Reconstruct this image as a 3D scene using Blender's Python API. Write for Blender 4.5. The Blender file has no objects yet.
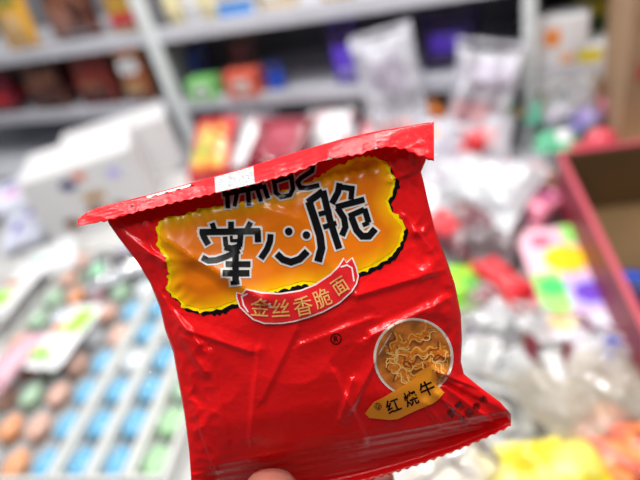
import bpy, bmesh, math, random
from mathutils import Vector, Matrix, noise, geometry
from mathutils.bvhtree import BVHTree

# ------------------------------------------------------------------ camera, world, lights
scn = bpy.context.scene
COL = scn.collection
F_PX = 533.333                                   # 30 mm lens on a 36 mm wide, 640 px frame
CAM = Vector((0, 0, 1.45))
_down = Vector((210, -745, -F_PX)).normalized()   # where the plumb line runs, in camera axes
_z = -_down
_f = Vector((0, 0, -1)); _y = (_f - _f.dot(_z) * _z).normalized(); _x = _y.cross(_z)
R = Matrix((_x, _y, _z))                          # camera axes -> world
cd = bpy.data.cameras.new('camera'); cam = bpy.data.objects.new('camera', cd); COL.objects.link(cam)
cam.matrix_world = Matrix.Translation(CAM) @ R.to_4x4()
cd.lens = 30; cd.sensor_width = 36; cd.clip_start = 0.01; cd.clip_end = 30
cd.dof.use_dof = True; cd.dof.focus_distance = 0.193; cd.dof.aperture_fstop = 4.7
scn.camera = cam

scn.view_settings.view_transform = 'Standard'
scn.view_settings.look = 'None'
scn.view_settings.gamma = 1.0
scn.view_settings.use_curve_mapping = False
scn.view_settings.exposure = -0.66

w = bpy.data.worlds.new('shop_daylight'); scn.world = w; w.use_nodes = True
w.node_tree.nodes['Background'].inputs[0].default_value = (0.93, 0.96, 1.0, 1)
w.node_tree.nodes['Background'].inputs[1].default_value = 0.22

def area(name, loc, aim, sx, sy, power, col=(1, 0.99, 0.97)):
    l = bpy.data.lights.new(name, 'AREA'); l.shape = 'RECTANGLE'; l.size = sx; l.size_y = sy
    l.energy = power; l.color = col
    o = bpy.data.objects.new(name, l); COL.objects.link(o); o.location = loc
    o.rotation_euler = (Vector(aim) - Vector(loc)).to_track_quat('-Z', 'Y').to_euler()
    return o
area('ceiling_lamp', (-0.25, 0.25, 2.75), (0, 0.3, 0), 1.3, 0.16, 30)
area('ceiling_lamp', (0.35, 1.1, 2.75), (0.2, 1.1, 0), 1.3, 0.06, 24)
area('ceiling_lamp', (-1.1, 1.5, 2.75), (-0.9, 1.5, 0), 1.3, 0.06, 22)
area('added_sparkle_spot', (1.0, 0.3, 2.6), (0.5, 0.9, 0.7), 0.14, 0.14, 12)  # these small spots are added for sparkle on the plastic and extra brightness
area('added_sparkle_spot', (-0.75, 0.9, 2.6), (-0.5, 0.9, 0.7), 0.1, 0.1, 7)
area('added_sparkle_spot', (0.75, 1.85, 2.7), (0.4, 0.6, 0.75), 0.12, 0.12, 16)
area('added_sparkle_spot', (-0.7, 2.0, 2.7), (-0.5, 0.9, 0.75), 0.09, 0.09, 9)
area('added_sparkle_spot', (1.5, 0.8, 2.7), (0.4, 1.0, 0.75), 0.12, 0.12, 14)
area('added_sparkle_spot', (0.0, 0.9, 2.7), (0.3, 1.3, 0.75), 0.12, 0.12, 20)

def ray(u, v):
    return (R @ Vector((u - 320, -(v - 240), -F_PX))).normalized()
def at_z(u, v, z):                                # the point seen at (u, v) on the level z
    r = ray(u, v); return CAM + r * ((z - CAM.z) / r.z)
def proj(P):
    p = R.transposed() @ (Vector(P) - CAM)
    return 320 + F_PX * p.x / -p.z, 240 - F_PX * p.y / -p.z

# ------------------------------------------------------------------ materials
_m = {}
def mat(name, col, rough=0.5, spec=0.5, coat=0.0, metal=0.0, bump=0.0, bscale=60, var=0.0, vscale=8, trans=0.0, alpha=1.0, emit=0):
    if name in _m: return _m[name]
    m = bpy.data.materials.new(name); m.use_nodes = True; nt = m.node_tree; b = nt.nodes['Principled BSDF']
    b.inputs['Base Color'].default_value = (*col, 1); b.inputs['Roughness'].default_value = rough
    b.inputs['Specular IOR Level'].default_value = spec; b.inputs['Coat Weight'].default_value = coat
    b.inputs['Coat Roughness'].default_value = 0.08
    b.inputs['Metallic'].default_value = metal; b.inputs['Alpha'].default_value = alpha
    b.inputs['Transmission Weight'].default_value = trans
    tc = nt.nodes.new('ShaderNodeTexCoord')
    if bump:
        n = nt.nodes.new('ShaderNodeTexNoise'); n.inputs['Scale'].default_value = bscale; n.inputs['Detail'].default_value = 3
        nt.links.new(tc.outputs['Object'], n.inputs['Vector'])
        bp = nt.nodes.new('ShaderNodeBump'); bp.inputs['Strength'].default_value = bump; bp.inputs['Distance'].default_value = 0.002
        nt.links.new(n.outputs['Fac'], bp.inputs['Height']); nt.links.new(bp.outputs['Normal'], b.inputs['Normal'])
    if var:
        n = nt.nodes.new('ShaderNodeTexNoise'); n.inputs['Scale'].default_value = vscale
        nt.links.new(tc.outputs['Object'], n.inputs['Vector'])
        r = nt.nodes.new('ShaderNodeValToRGB')
        r.color_ramp.elements[0].position = 0.35; r.color_ramp.elements[1].position = 0.65
        r.color_ramp.elements[0].color = (*[c * (1 - var) for c in col], 1)
        r.color_ramp.elements[1].color = (*[min(1, c * (1 + var * .5)) for c in col], 1)
        nt.links.new(n.outputs['Fac'], r.inputs['Fac']); nt.links.new(r.outputs['Color'], b.inputs['Base Color'])
    _m[name] = m; return m

def blotch(name, c0, c1, c2, scale=25, rough=0.3, coat=0.3):
    """printed film: a blotchy many-coloured print"""
    if name in _m: return _m[name]
    m = bpy.data.materials.new(name); m.use_nodes = True; nt = m.node_tree; b = nt.nodes['Principled BSDF']
    b.inputs['Roughness'].default_value = rough; b.inputs['Coat Weight'].default_value = coat
    tc = nt.nodes.new('ShaderNodeTexCoord'); n = nt.nodes.new('ShaderNodeTexVoronoi'); n.inputs['Scale'].default_value = scale
    nt.links.new(tc.outputs['Object'], n.inputs['Vector'])
    r = nt.nodes.new('ShaderNodeValToRGB'); r.color_ramp.interpolation = 'CONSTANT'
    e = r.color_ramp.elements; e[0].color = (*c0, 1); e[1].color = (*c1, 1); e[1].position = .45
    x = e.new(.75); x.color = (*c2, 1)
    s = nt.nodes.new('ShaderNodeSeparateColor'); nt.links.new(n.outputs['Color'], s.inputs[0])
    nt.links.new(s.outputs[0], r.inputs['Fac']); nt.links.new(r.outputs['Color'], b.inputs['Base Color'])
    _m[name] = m; return m

def film(name, tint=(0.9, 0.92, 0.95), haze=0.28, rough=0.1, gl=0.35):
    """clear plastic film: mostly see-through, a little milky, glossy"""
    if name in _m: return _m[name]
    m = bpy.data.materials.new(name); m.use_nodes = True; nt = m.node_tree
    for n in list(nt.nodes): nt.nodes.remove(n)
    out = nt.nodes.new('ShaderNodeOutputMaterial')
    t = nt.nodes.new('ShaderNodeBsdfTransparent'); d = nt.nodes.new('ShaderNodeBsdfDiffuse'); g = nt.nodes.new('ShaderNodeBsdfGlossy')
    t.inputs[0].default_value = (0.97, 0.97, 0.97, 1); d.inputs[0].default_value = (*tint, 1); g.inputs[0].default_value = (1, 1, 1, 1)
    g.inputs['Roughness'].default_value = rough
    a = nt.nodes.new('ShaderNodeMixShader'); a.inputs[0].default_value = haze
    nt.links.new(t.outputs[0], a.inputs[1]); nt.links.new(d.outputs[0], a.inputs[2])
    fr = nt.nodes.new('ShaderNodeLayerWeight'); fr.inputs[0].default_value = gl
    b = nt.nodes.new('ShaderNodeMixShader'); nt.links.new(fr.outputs['Fresnel'], b.inputs[0])
    nt.links.new(a.outputs[0], b.inputs[1]); nt.links.new(g.outputs[0], b.inputs[2])
    nt.links.new(b.outputs[0], out.inputs[0]); _m[name] = m; return m

# ------------------------------------------------------------------ object helpers
def mesh(name, verts, faces, m, parent=None, smooth=True):
    me = bpy.data.meshes.new(name); me.from_pydata([tuple(v) for v in verts], [], faces); me.update()
    bm = bmesh.new(); bm.from_mesh(me)
    bmesh.ops.recalc_face_normals(bm, faces=bm.faces); bm.to_mesh(me); bm.free()
    for p in me.polygons: p.use_smooth = smooth
    if m: me.materials.append(m)
    o = bpy.data.objects.new(name, me); COL.objects.link(o)
    if parent: o.parent = parent
    return o
def from_bm(name, bm, m, parent=None, smooth=False):
    me = bpy.data.meshes.new(name); bm.to_mesh(me); bm.free()
    for p in me.polygons: p.use_smooth = smooth
    me.materials.append(m)
    o = bpy.data.objects.new(name, me); COL.objects.link(o)
    if parent: o.parent = parent
    return o
def tag(o, label, cat, group=None):
    o['label'] = label; o['category'] = cat
    if group: o['group'] = group
    return o
def thing(name, label, cat, loc=(0, 0, 0), rot=(0, 0, 0), group=None):
    o = bpy.data.objects.new(name, None); COL.objects.link(o); o.empty_display_size = .02
    o.location = loc; o.rotation_euler = rot; return tag(o, label, cat, group)
def copy_tree(o, parent=None):
    c = o.copy(); COL.objects.link(c); c.parent = parent
    for ch in list(o.children): copy_tree(ch, c)
    return c
def box_bm(bm, x0, y0, z0, x1, y1, z1, bev=0.0):
    r = bmesh.ops.create_cube(bm, size=1)
    vs = r['verts']
    for v in vs:
        v.co = Vector(((x0 + x1) / 2 + v.co.x * (x1 - x0), (y0 + y1) / 2 + v.co.y * (y1 - y0), (z0 + z1) / 2 + v.co.z * (z1 - z0)))
    if bev:
        es = list({e for v in vs for e in v.link_edges})
        bmesh.ops.bevel(bm, geom=es, offset=bev, segments=2, affect='EDGES', profile=.5)
def box(name, x0, y0, z0, x1, y1, z1, m, parent=None, bev=0.002):
    bm = bmesh.new(); box_bm(bm, x0, y0, z0, x1, y1, z1, bev); return from_bm(name, bm, m, parent)
def disc(name, r, m, parent, loc=(0, 0, 0), seg=28, sx=1, sy=1, z=0.0006):
    vs = [(loc[0], loc[1], loc[2] + z)] + [(loc[0] + r * sx * math.cos(a * math.tau / seg), loc[1] + r * sy * math.sin(a * math.tau / seg), loc[2] + z) for a in range(seg)]
    vs += [(x, y, zz - z) for x, y, zz in vs[1:]]
    fs = [(0, 1 + i, 1 + (i + 1) % seg) for i in range(seg)] + [(1 + i, 1 + (i + 1) % seg, 1 + seg + (i + 1) % seg, 1 + seg + i) for i in range(seg)]
    return mesh(name, vs, fs, m, parent, False)

# ------------------------------------------------------------------ the setting
WHITE = mat('white_paint', (0.8, 0.8, 0.82), 0.4, var=0.04)
STEEL = mat('shelf_enamel', (0.62, 0.62, 0.68), 0.35, var=0.06)
STEEL_L = mat('post_enamel', (0.74, 0.78, 0.79), 0.35, var=0.04)
BACKP = mat('back_panel_enamel', (0.2, 0.2, 0.22), 0.5, var=0.1)
fl = box('floor', -3.2, -1.2, -0.02, 3.2, 4.2, 0, mat('floor_tile', (0.42, 0.41, 0.4), 0.4, var=0.1), bev=0); fl['kind'] = 'structure'

# ------------------------------------------------------------------ shelving: front plane through three seen points
A = at_z(0, 66, 1.1); B = at_z(480, -3, 1.1)
E = (B - A); E.z = 0; E.normalize(); N = Vector((-E.y, E.x, 0))
if N.y < 0: N = -N
YAW = math.atan2(E.y, E.x)
def along(u, z, back):                             # distance along the shelf that lands on picture column u
    lo, hi = -0.6, 2.4
    for _ in range(40):
        m_ = (lo + hi) / 2; P = A + E * m_ + N * back; P.z = z
        if proj(P)[0] < u: lo = m_
        else: hi = m_
    return lo
def shelf_pt(u, z, back):
    P = A + E * along(u, z, back) + N * back; P.z = z; return P
SH = thing('shelving_unit', 'grey metal display shelving with pale uprights along the back of the shop', 'shelf', (A.x, A.y, 0), (0, 0, YAW))
box('bottom_deck', -0.75, -0.17, 0.69, 2.5, 0.42, 0.72, STEEL, SH)
box('kick_plate', -0.75, -0.16, 0.0, 2.5, -0.15, 0.69, STEEL, SH)
for z0, ttl in ((1.1, 'upper'), (0.872, 'lower')):
    b = box('shelf_board', -0.75, 0.0, z0 + 0.006, 2.5, 0.42, z0 + 0.03, STEEL, SH)
    rl = box('price_rail', -0.75, -0.012, z0, 2.5, 0.0, z0 + 0.045, STEEL, b, 0.003)
box('back_panel', -0.75, 0.42, 0.0, 2.5, 0.44, 1.75, BACKP, SH)
for u_, v_ in ((167, 55), (530, 80)):
    s_ = along(u_, 1.0, -0.03)
    bm = bmesh.new(); box_bm(bm, s_ - 0.0155, -0.05, 0, s_ + 0.0155, -0.013, 1.75, 0.004)
    for k in range(28):
        box_bm(bm, s_ - 0.009, -0.052, 0.3 + k * 0.05, s_ - 0.003, -0.0495, 0.325 + k * 0.05)
        box_bm(bm, s_ + 0.003, -0.052, 0.3 + k * 0.05, s_ + 0.009, -0.0495, 0.325 + k * 0.05)
    from_bm('upright', bm, STEEL_L, SH)
for u_, v_ in ((167, 55), (530, 80)):
    s_ = along(u_, 1.0, -0.03)
    box('divider_panel', s_ - .008, 0.0, 0.0, s_ + .008, 0.42, 1.75, BACKP, SH)

# display table in front of the shelving
TZ = 0.75
T = thing('display_table', 'white display table under the heap of sweets', 'table', (-0.1, 1.0, 0), (0, 0, YAW))
box('table_top', -1.2, -0.95, TZ - 0.04, 1.2, 0.40, TZ, mat('table_laminate', (0.50, 0.49, 0.48), 0.5, var=0.25, vscale=5), T, 0.004)
for x, y in ((-1.15, -0.9), (1.15, -0.9), (-1.15, 0.35), (1.15, 0.35)):
    box('leg', x - .025, y - .025, 0, x + .025, y + .025, TZ - 0.04, STEEL, T)

# ------------------------------------------------------------------ bags
def pouch_geo(w_, h_, th, seed, crump=0.006, n=26, seal=0.07, clear=False):
    """pillow pouch in the XY plane: (verts, faces) for the body, closed"""
    rnd = random.Random(seed); off = Vector((rnd.random() * 50, rnd.random() * 50, rnd.random() * 50))
    vs = []; fs = []
    for side in (1, -1):
        for j in range(n + 1):
            for i in range(n + 1):
                x = -1 + 2 * i / n; y = -1 + 2 * j / n
                e = max(0, 1 - abs(x) ** 4) * max(0, 1 - abs(y) ** 3.2)
                pull = 1 - 0.09 * (1 - abs(x) ** 2) * abs(y) ** 2
                px = x * w_ / 2 * (1 - 0.05 * (1 - y * y)); py = y * h_ / 2 * pull
                q = Vector((px, py, side * .02)) * (9 if not clear else 13)
                rid = 1 - abs(noise.noise(q + off)) * 2.4
                rid2 = 1 - abs(noise.noise(q * 2.3 + off)) * 2.4
                z = side * (th / 2 * math.sqrt(e)) + e ** .4 * crump * (rid + .5 * rid2) * (1 if side > 0 else .3)
                z += 0.25 * crump * math.sin(x * 9 + seed)
                vs.append((px, py, z))
    k = (n + 1) * (n + 1)
    for s in (0, 1):
        for j in range(n):
            for i in range(n):
                a = s * k + j * (n + 1) + i
                q = (a, a + 1, a + n + 2, a + n + 1); fs.append(q if s == 0 else q[::-1])
    for i in range(n):
        for a, b in ((i, i + 1), (n * (n + 1) + i, n * (n + 1) + i + 1), (i * (n + 1), (i + 1) * (n + 1)), (i * (n + 1) + n, (i + 1) * (n + 1) + n)):
            fs.append((a, b, k + b, k + a))
    return vs, fs
def seal_strip(w_, y, out, seed):
    """flat crimped end seal with zigzag edge"""
    n = 26; vs = []; fs = []
    for i in range(n + 1):
        x = -w_ / 2 + w_ * i / n; zz = 0.0012 * math.sin(i * 1.3 + seed)
        zig = 0.003 if i % 2 else 0
        for dz in (-.0006, .0006):
            vs.append((x, y, zz + dz)); vs.append((x, y + out * (1 - zig / abs(out) if abs(out) else 1), zz + dz + 0.002 * math.sin(i * .5 + seed)))
    for i in range(n):
        a = i * 4; b = a + 4
        fs += [(a, b, b + 1, a + 1), (a + 2, a + 3, b + 3, b + 2), (a + 1, b + 1, b + 3, a + 3), (a, a + 2, b + 2, b)]
    fs += [(0, 1, 3, 2), (n * 4, n * 4 + 2, n * 4 + 3, n * 4 + 1)]
    return vs, fs
def patch(geo, x0, x1, y0, y1, n=26, lift=0.0012):
    """the print panel: the front cells of a pouch inside a window of the pouch's grid"""
    vs, fs = geo; nv = []; idx = {}; nf = []
    def vi(i, j):
        if (i, j) not in idx:
            v = vs[j * (n + 1) + i]; idx[(i, j)] = len(nv); nv.append((v[0], v[1], v[2] + lift))
        return idx[(i, j)]
    cx, cy = (x0 + x1) / 2, (y0 + y1) / 2; rx, ry = (x1 - x0) / 2, (y1 - y0) / 2
    for j in range(n):
        for i in range(n):
            x = (i + .5) / n; y = (j + .5) / n
            if ((x - cx) / rx) ** 4 + ((y - cy) / ry) ** 4 < 1:
                nf.append((vi(i, j), vi(i + 1, j), vi(i + 1, j + 1), vi(i, j + 1)))
    return nv, nf
BAGN = [0]
def bag(name, label, cat, loc, rot, w_, h_, th, m, panels=(), seals=None, crump=0.006, group=None, clear=False):
    BAGN[0] += 1; sd = BAGN[0]
    t = thing(name, label, cat, loc, rot, group)
    g = pouch_geo(w_, h_, th, sd, crump, clear=clear)
    mesh('pouch', g[0], g[1], m, t)
    sm = seals or m
    for s in (1, -1):
        ge = seal_strip(w_ * .97, s * h_ / 2 * .96, s * 0.014, sd); mesh('end_seal', ge[0], ge[1], sm, t, False)
    for nm, (x0, x1, y0, y1), pm in panels:
        ge = patch(g, x0, x1, y0, y1); mesh(nm, ge[0], ge[1], pm, t)
    return t
def pos(u, v, z): return at_z(u, v, z)
D2R = math.pi / 180

red = mat('red_film', (0.62, 0.02, 0.03), 0.3, coat=.3); dred = mat('dark_red_film', (0.2, 0.01, 0.025), 0.25, coat=.5)
white = mat('white_film', (0.82, 0.82, 0.84), 0.25, coat=.4); gold = mat('gold_film', (0.7, 0.36, 0.04), 0.3, coat=.3)
brown = mat('brown_film', (0.1, 0.035, 0.025), 0.25, coat=.5); purple = mat('purple_film', (0.11, 0.04, 0.62), 0.3, coat=.3)
dpurple = mat('dark_purple_film', (0.035, 0.015, 0.1), 0.3, coat=.3)
blue = mat('blue_film', (0.02, 0.08, 0.5), 0.3, coat=.3); navy = mat('navy_film', (0.015, 0.02, 0.12), 0.3, coat=.3)
green = mat('green_film', (0.25, 0.65, 0.2), 0.4); orange = mat('orange_film', (0.9, 0.3, 0.06), 0.3); yellow = mat('yellow_film', (0.85, 0.7, 0.03), 0.4)
cream = mat('cream_film', (0.8, 0.7, 0.42), 0.4); pink = mat('pink_film', (0.85, 0.28, 0.4), 0.35); lav = mat('lavender_film', (0.5, 0.42, 0.85), 0.4)
lime = mat('lime_film', (0.35, 0.75, 0.06), 0.35); black = mat('black_print', (0.02, 0.018, 0.02), 0.35); tan = mat('tan_print', (0.5, 0.3, 0.15), 0.5)
clear = film('clear_film', (.8, .8, .82), .34, .06, .3); clear2 = film('milky_film', (0.84, 0.82, 0.9), 0.5, 0.09, 0.2); clearbeige = film('beige_film', (0.70, 0.62, 0.5), 0.42, .06, .3)

# -------- shelf goods
Z1, Z2 = 1.131, 0.903
def stand(name, label, cat, u, z, back, w_, h_, th, m, panels=(), lean=8, twist=0, group=None, crump=.005, roll=0):
    P = shelf_pt(u, z, back); P.z = z + h_ / 2 + 0.013
    return bag(name, label, cat, P, ((90 - lean) * D2R, roll * D2R, YAW + twist * D2R), w_, h_, th, m, panels, crump=crump, group=group)
bl = blotch('brown_snack_print', (0.1, .03, .02), (.3, .12, .07), (.05, .02, .02), 40)
stand('snack_bag', 'yellow standing snack bag at the left end of the upper shelf', 'snack bag', 30, Z1, .07, .165, .24, .05, gold,
      [('printed_panel', (.2, .85, .1, .45), mat('beige_print', (.65, .42, .2), .4)), ('printed_panel', (.2, .9, .55, .8), mat('green_brown_print', (.3, .28, .06), .4))])
stand('snack_bag', 'dark brown snack bag right of the yellow bag on the upper shelf', 'snack bag', 84, Z1, .10, .23, .22, .06, bl,
      [('printed_panel', (.15, .6, .05, .4), mat('rose_brown_print', (.35, .16, .12), .4))])
stand('snack_bag', 'golden snack bag with red corners left of the pale upright, upper shelf', 'snack bag', 134, Z1, .07, .13, .2, .05, mat('amber_film', (.55, .3, .05), .3, coat=.3),
      [('printed_panel', (.03, .97, .02, .25), mat('crimson_print', (.75, .02, .06), .35)), ('printed_panel', (.3, .8, .75, .97), mat('crimson_print', (0, 0, 0)))])
for i, (u, mm, lb) in enumerate(((181, cream, 'cream wrapped packet just right of the left upright'), (198, white, 'white wrapped packet between two cream packets'), (214, cream, 'cream wrapped packet left of the blue based packet'))):
    stand('biscuit_packet', lb + ' on the upper shelf', 'biscuit packet', u, Z1, .05, .055, .15, .04, mm, [('printed_panel', (.2, .8, .6, .9), tan)], group='packets on the upper shelf')
def carton(name, label, cat, loc, rotz, sx, sy, sz, m, prints=(), group=None, lid=None):
    t = thing(name, label, cat, loc, (0, 0, rotz), group)
    box('carton_body', -sx / 2, -sy / 2, 0, sx / 2, sy / 2, sz, m, t, .003)
    if lid: box('lid', -sx / 2 - .003, -sy / 2 - .003, sz - .015, sx / 2 + .003, sy / 2 + .003, sz + .003, lid, t, .002)
    for nm, x0, z0, x1, z1, pm in prints:
        box(nm, sx * x0 - sx / 2, -sy / 2 - .0012, sz * z0, sx * x1 - sx / 2, -sy / 2 + .001, sz * z1, pm, t, 0)
    return t
carton('biscuit_box', 'white biscuit box with blue base strip on the upper shelf', 'box', shelf_pt(242, Z1, .07), YAW, .12, .06, .15, mat('offwhite_card', (.72, .7, .66), .5), [('printed_strip', 0, 0, 1, .3, mat('sky_blue_print', (.1, .3, .7), .4)), ('printed_picture', .15, .4, .8, .9, tan)])
carton('biscuit_box', 'tan and white box right of the blue based box on the upper shelf', 'box', shelf_pt(283, Z1, .09), YAW, .1, .06, .15, mat('tan_card', (.62, .5, .34), .5), [('printed_picture', .1, .2, .6, .9, white)])
carton('biscuit_box', 'small brown box near the upper shelf middle, rightmost of the upper row', 'box', shelf_pt(342, Z1, .09), YAW, .1, .06, .12, mat('brown_card', (.4, .24, .12), .5), [('printed_picture', .1, .1, .5, .7, cream)])
# lower shelf
for i, (u, mm, pm, lb, wd, hh) in enumerate((
    (12, dred, red, 'dark red snack bag at the left end of the lower shelf', .17, .16), (32, brown, red, 'brown and red snack bag second from left, lower shelf', .15, .16),
    (58, bl, brown, 'dark brown snack bag behind the white carton, lower shelf', .18, .18), (84, brown, dred, 'blackish brown bag beside the brick red bag, lower shelf', .17, .18),
    (108, mat('brick_film', (.22, .03, .02), .3, coat=.4), bl, 'brick red snack bag above the white carton, lower shelf', .18, .19))):
    stand('snack_bag', lb, 'snack bag', u, Z2, .05 + .08 * (i % 2), wd, hh, .05, mm, [('printed_panel', (.15, .85, .1, .4), pm)], lean=12, twist=(-1) ** i * 4)
stand('snack_bag', 'orange topped snack bag with white and blue badge left of the left upright, lower shelf', 'snack bag', 147, Z2, .03, .12, .19, .05, mat('russet_film', (.3, .09, .03), .3, coat=.3),
      [('printed_panel', (.05, .95, .8, .98), orange), ('printed_badge', (.2, .85, .5, .78), white), ('printed_panel', (.3, .75, .55, .68), blue), ('printed_panel', (.2, .8, .12, .35), tan)])
carton('candy_box', 'light green price box right of the left upright, lower shelf', 'box', shelf_pt(209, Z2, .015), YAW, .105, .06, .07, green, [('label', .3, .2, .75, .75, white), ('label_mark', .38, .35, .65, .55, black)], group=None)
carton('candy_box', 'coral red price box beside the light green one, lower shelf', 'box', shelf_pt(249, Z2, .015), YAW, .115, .06, .08, mat('coral_card', (.75, .13, .08), .45), [('label', .28, .2, .75, .75, mat('pale_card', (.8, .68, .62), .5)), ('label_mark', .38, .35, .65, .55, black)])
stand('snack_bag', 'dark blue bag standing behind the light green box', 'snack bag', 204, Z2, .12, .13, .15, .05, navy, [('printed_panel', (.3, .7, .4, .7), blue)])
stand('snack_bag', 'dull brown bag standing behind the coral red box', 'snack bag', 252, Z2, .13, .1, .13, .05, brown, [('printed_panel', (.2, .8, .5, .8), dred)])
# blue cup
def lathe(name, prof, m, parent, seg=28, loc=(0, 0, 0)):
    vs = []; fs = []
    for r_, z_ in prof:
        for k in range(seg):
            a = math.tau * k / seg; vs.append((loc[0] + r_ * math.cos(a), loc[1] + r_ * math.sin(a), loc[2] + z_))
    for j in range(len(prof) - 1):
        for k in range(seg): fs.append((j * seg + k, j * seg + (k + 1) % seg, (j + 1) * seg + (k + 1) % seg, (j + 1) * seg + k))
    fs.append(tuple(range(seg))[::-1]); fs.append(tuple((len(prof) - 1) * seg + k for k in range(seg)))
    return mesh(name, vs, fs, m, parent)
c_ = thing('sweet_tub', 'bright blue tub with a navy lid on the lower shelf right of the coral box', 'tub', shelf_pt(279, Z2, .02), (0, 0, YAW))
lathe('tub_body', [(.022, 0), (.026, .002), (.03, .07), (.03, .072)], mat('bright_blue_plastic', (.01, .1, .75), .3), c_)
lathe('tub_lid', [(.033, .072), (.034, .074), (.034, .086), (.031, .09), (.006, .091)], navy, c_)
stand('snack_bag', 'purple bag with a dark top standing alone on the lower shelf', 'snack bag', 352, Z2, .03, .085, .17, .045, purple,
      [('printed_panel', (0.0, 1, .6, .99), dpurple), ('printed_panel', (.3, .7, .65, .9), brown), ('printed_panel', (.25, .75, .1, .25), lav)], lean=4, crump=.003)
carton('snack_carton', 'white carton with orange flower marks right of the right upright', 'box', shelf_pt(560, Z2, .03), YAW, .12, .08, .13, white, [('printed_mark', .2, .5, .5, .8, orange), ('printed_mark', .5, .15, .75, .35, mat('peach_print', (.9, .5, .3), .4))])
carton('snack_carton', 'white carton with a yellow mark beside the brown cardboard box', 'box', shelf_pt(592, Z2, .03), YAW, .09, .08, .06, white, [('printed_mark', .15, .3, .7, .8, yellow)])
stand('snack_bag', 'dark green and yellow bag at the right end of the upper part of the shelving', 'snack bag', 590, Z2, .10, .13, .17, .06, mat('dark_green_film', (.04, .08, .02), .3), [('printed_panel', (.2, .9, .5, .75), mat('mustard_print', (.6, .5, .03), .4))])
stand('snack_bag', 'dark purple bag half hidden behind the clear bags, lower shelf', 'snack bag', 452, Z2, .08, .16, .13, .05, dpurple, [('printed_panel', (.2, .8, .3, .7), purple)])

# -------- white carton left, on the table's back corner
wc = mat('white_card', (.70, .69, .70), .5, var=.02)
Pc = at_z(158, 207, TZ)
def white_carton(label, loc, rz, sx, sy, sz, marks):
    t = thing('carton_box', label, 'box', loc, (0, 0, rz))
    box('carton_body', -sx, 0, 0, 0, sy, sz, wc, t, .003)
    box('lid_flap', -sx + .002, .002, sz + .0005, -.002, sy / 2 - .002, sz + .004, wc, t, .001)
    box('lid_flap', -sx + .002, sy / 2 + .002, sz + .0005, -.002, sy - .002, sz + .004, wc, t, .001)
    for x, z, r_, mm in marks:
        d = disc('printed_mark', r_ * 1.35, mm, t, (0, 0, 0), 18, 1.2, .8, .0012)
        d.location = (-sx * x, -.0005, sz * z); d.rotation_euler = (math.pi / 2, 0.4, 0)
    return t
d_navy = mat('navy_print', (.03, .03, .15), .5); d_or = mat('orange_print', (.75, .2, .1), .5); d_br = mat('brown_print', (.22, .09, .05), .5)
WZ = 8 * D2R
white_carton('white carton printed with small coloured pictures, left of the red packet', Pc, WZ, .31, .22, .19,
             [(.62, .78, .014, d_navy), (.5, .86, .011, d_or), (.5, .5, .014, tan), (.42, .5, .012, tan), (.75, .2, .015, d_br), (.5, .26, .018, d_br), (.3, .22, .014, d_br), (.22, .75, .012, lav)])
Pc2 = Pc + Vector((.07, .24, 0)); 
white_carton('plain white carton with a faint orange print behind the printed one', Pc2, WZ, .34, .16, .17,
             [(.5, .92, .03, mat('faint_orange_print', (.8, .45, .3), .5)), (.7, .9, .02, mat('faint_grey_print', (.6, .55, .52), .5))])

# -------- heap in front of the shelving
def hb(name, label, cat, u, v, z, wd, hh, th, rz, m, panels=(), tx=0, ty=0, crump=.008, clear_=False, group=None, seals=None):
    return bag(name, label, cat, at_z(u, v, z), (tx * D2R, ty * D2R, rz * D2R), wd, hh, th, m, panels, seals=seals, crump=crump, clear=clear_, group=group)
fruit = blotch('fruit_print', (.75, .05, .03), (.35, .6, .08), (.85, .5, .08), 45)
rw = blotch('red_white_print', (.8, .78, .8), (.8, .78, .8), (.55, .06, .1), 30)
pinkish = blotch('pink_white_print', (.78, .74, .78), (.8, .8, .82), (.7, .35, .38), 24)
hb('candy_bag', 'red fruit printed candy bag between the white carton and the white ribboned bag', 'candy bag', 214, 150, .82, .15, .2, .05, -25, red, [('printed_panel', (.1, .9, .1, .85), fruit)], tx=35)
hb('candy_bag', 'dark red bag with a white ribbon band above the packet top', 'candy bag', 272, 150, .83, .24, .2, .07, -35, dred, [('white_band', (.05, .3, 0.1, .9), white), ('printed_panel', (.5, .9, .3, .8), mat('wine_print', (.35, .03, .06), .3))], tx=30)
hb('candy_bag', 'white crumpled bag left of the dark red one, below the lower shelf', 'candy bag', 250, 118, .82, .2, .09, .05, -20, clear2, [], tx=30, clear_=True)
hb('candy_bag', 'pink and white streaked bag above the middle of the packet top', 'candy bag', 330, 134, .80, .15, .17, .05, -20, rw, [('white_band', (.35, .6, .1, .9), white)], tx=25)
hb('candy_bag', 'white bag with red stripes close to the purple bag', 'candy bag', 376, 140, .79, .11, .15, .04, -40, white, [('red_stripe', (.1, .3, .1, .9), mat('rose_print', (.7, .12, .16), .3)), ('red_stripe', (.6, .75, .1, .6), mat('rose_print', (0, 0, 0)))], tx=30)
hb('candy_bag', 'silver white bag with pink print behind the packet upper right corner', 'candy bag', 425, 205, .785, .10, .12, .04, 50, pinkish, [], tx=20)
prose = mat('pale_rose_print', (.62, .36, .38), .3); pgrey = mat('mauve_grey_print', (.42, .38, .46), .3)
stand('clear_bag', 'tall crumpled milky plastic bag hiding the lower shelf right of the purple bag', 'plastic bag', 402, .72, -.06, .18, .33, .06, clear2, [('grey_print', (.3, .85, .55, .8), pgrey), ('rose_print', (.1, .8, .1, .3), prose)], lean=14, crump=.03, roll=-9)
stand('clear_bag', 'milky plastic bag standing left of the right upright', 'plastic bag', 484, .72, -.085, .17, .28, .06, clear2, [('rose_print', (.1, .7, .35, .55), prose), ('grey_print', (.3, .9, .66, .9), pgrey)], lean=10, crump=.03, roll=12)
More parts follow.
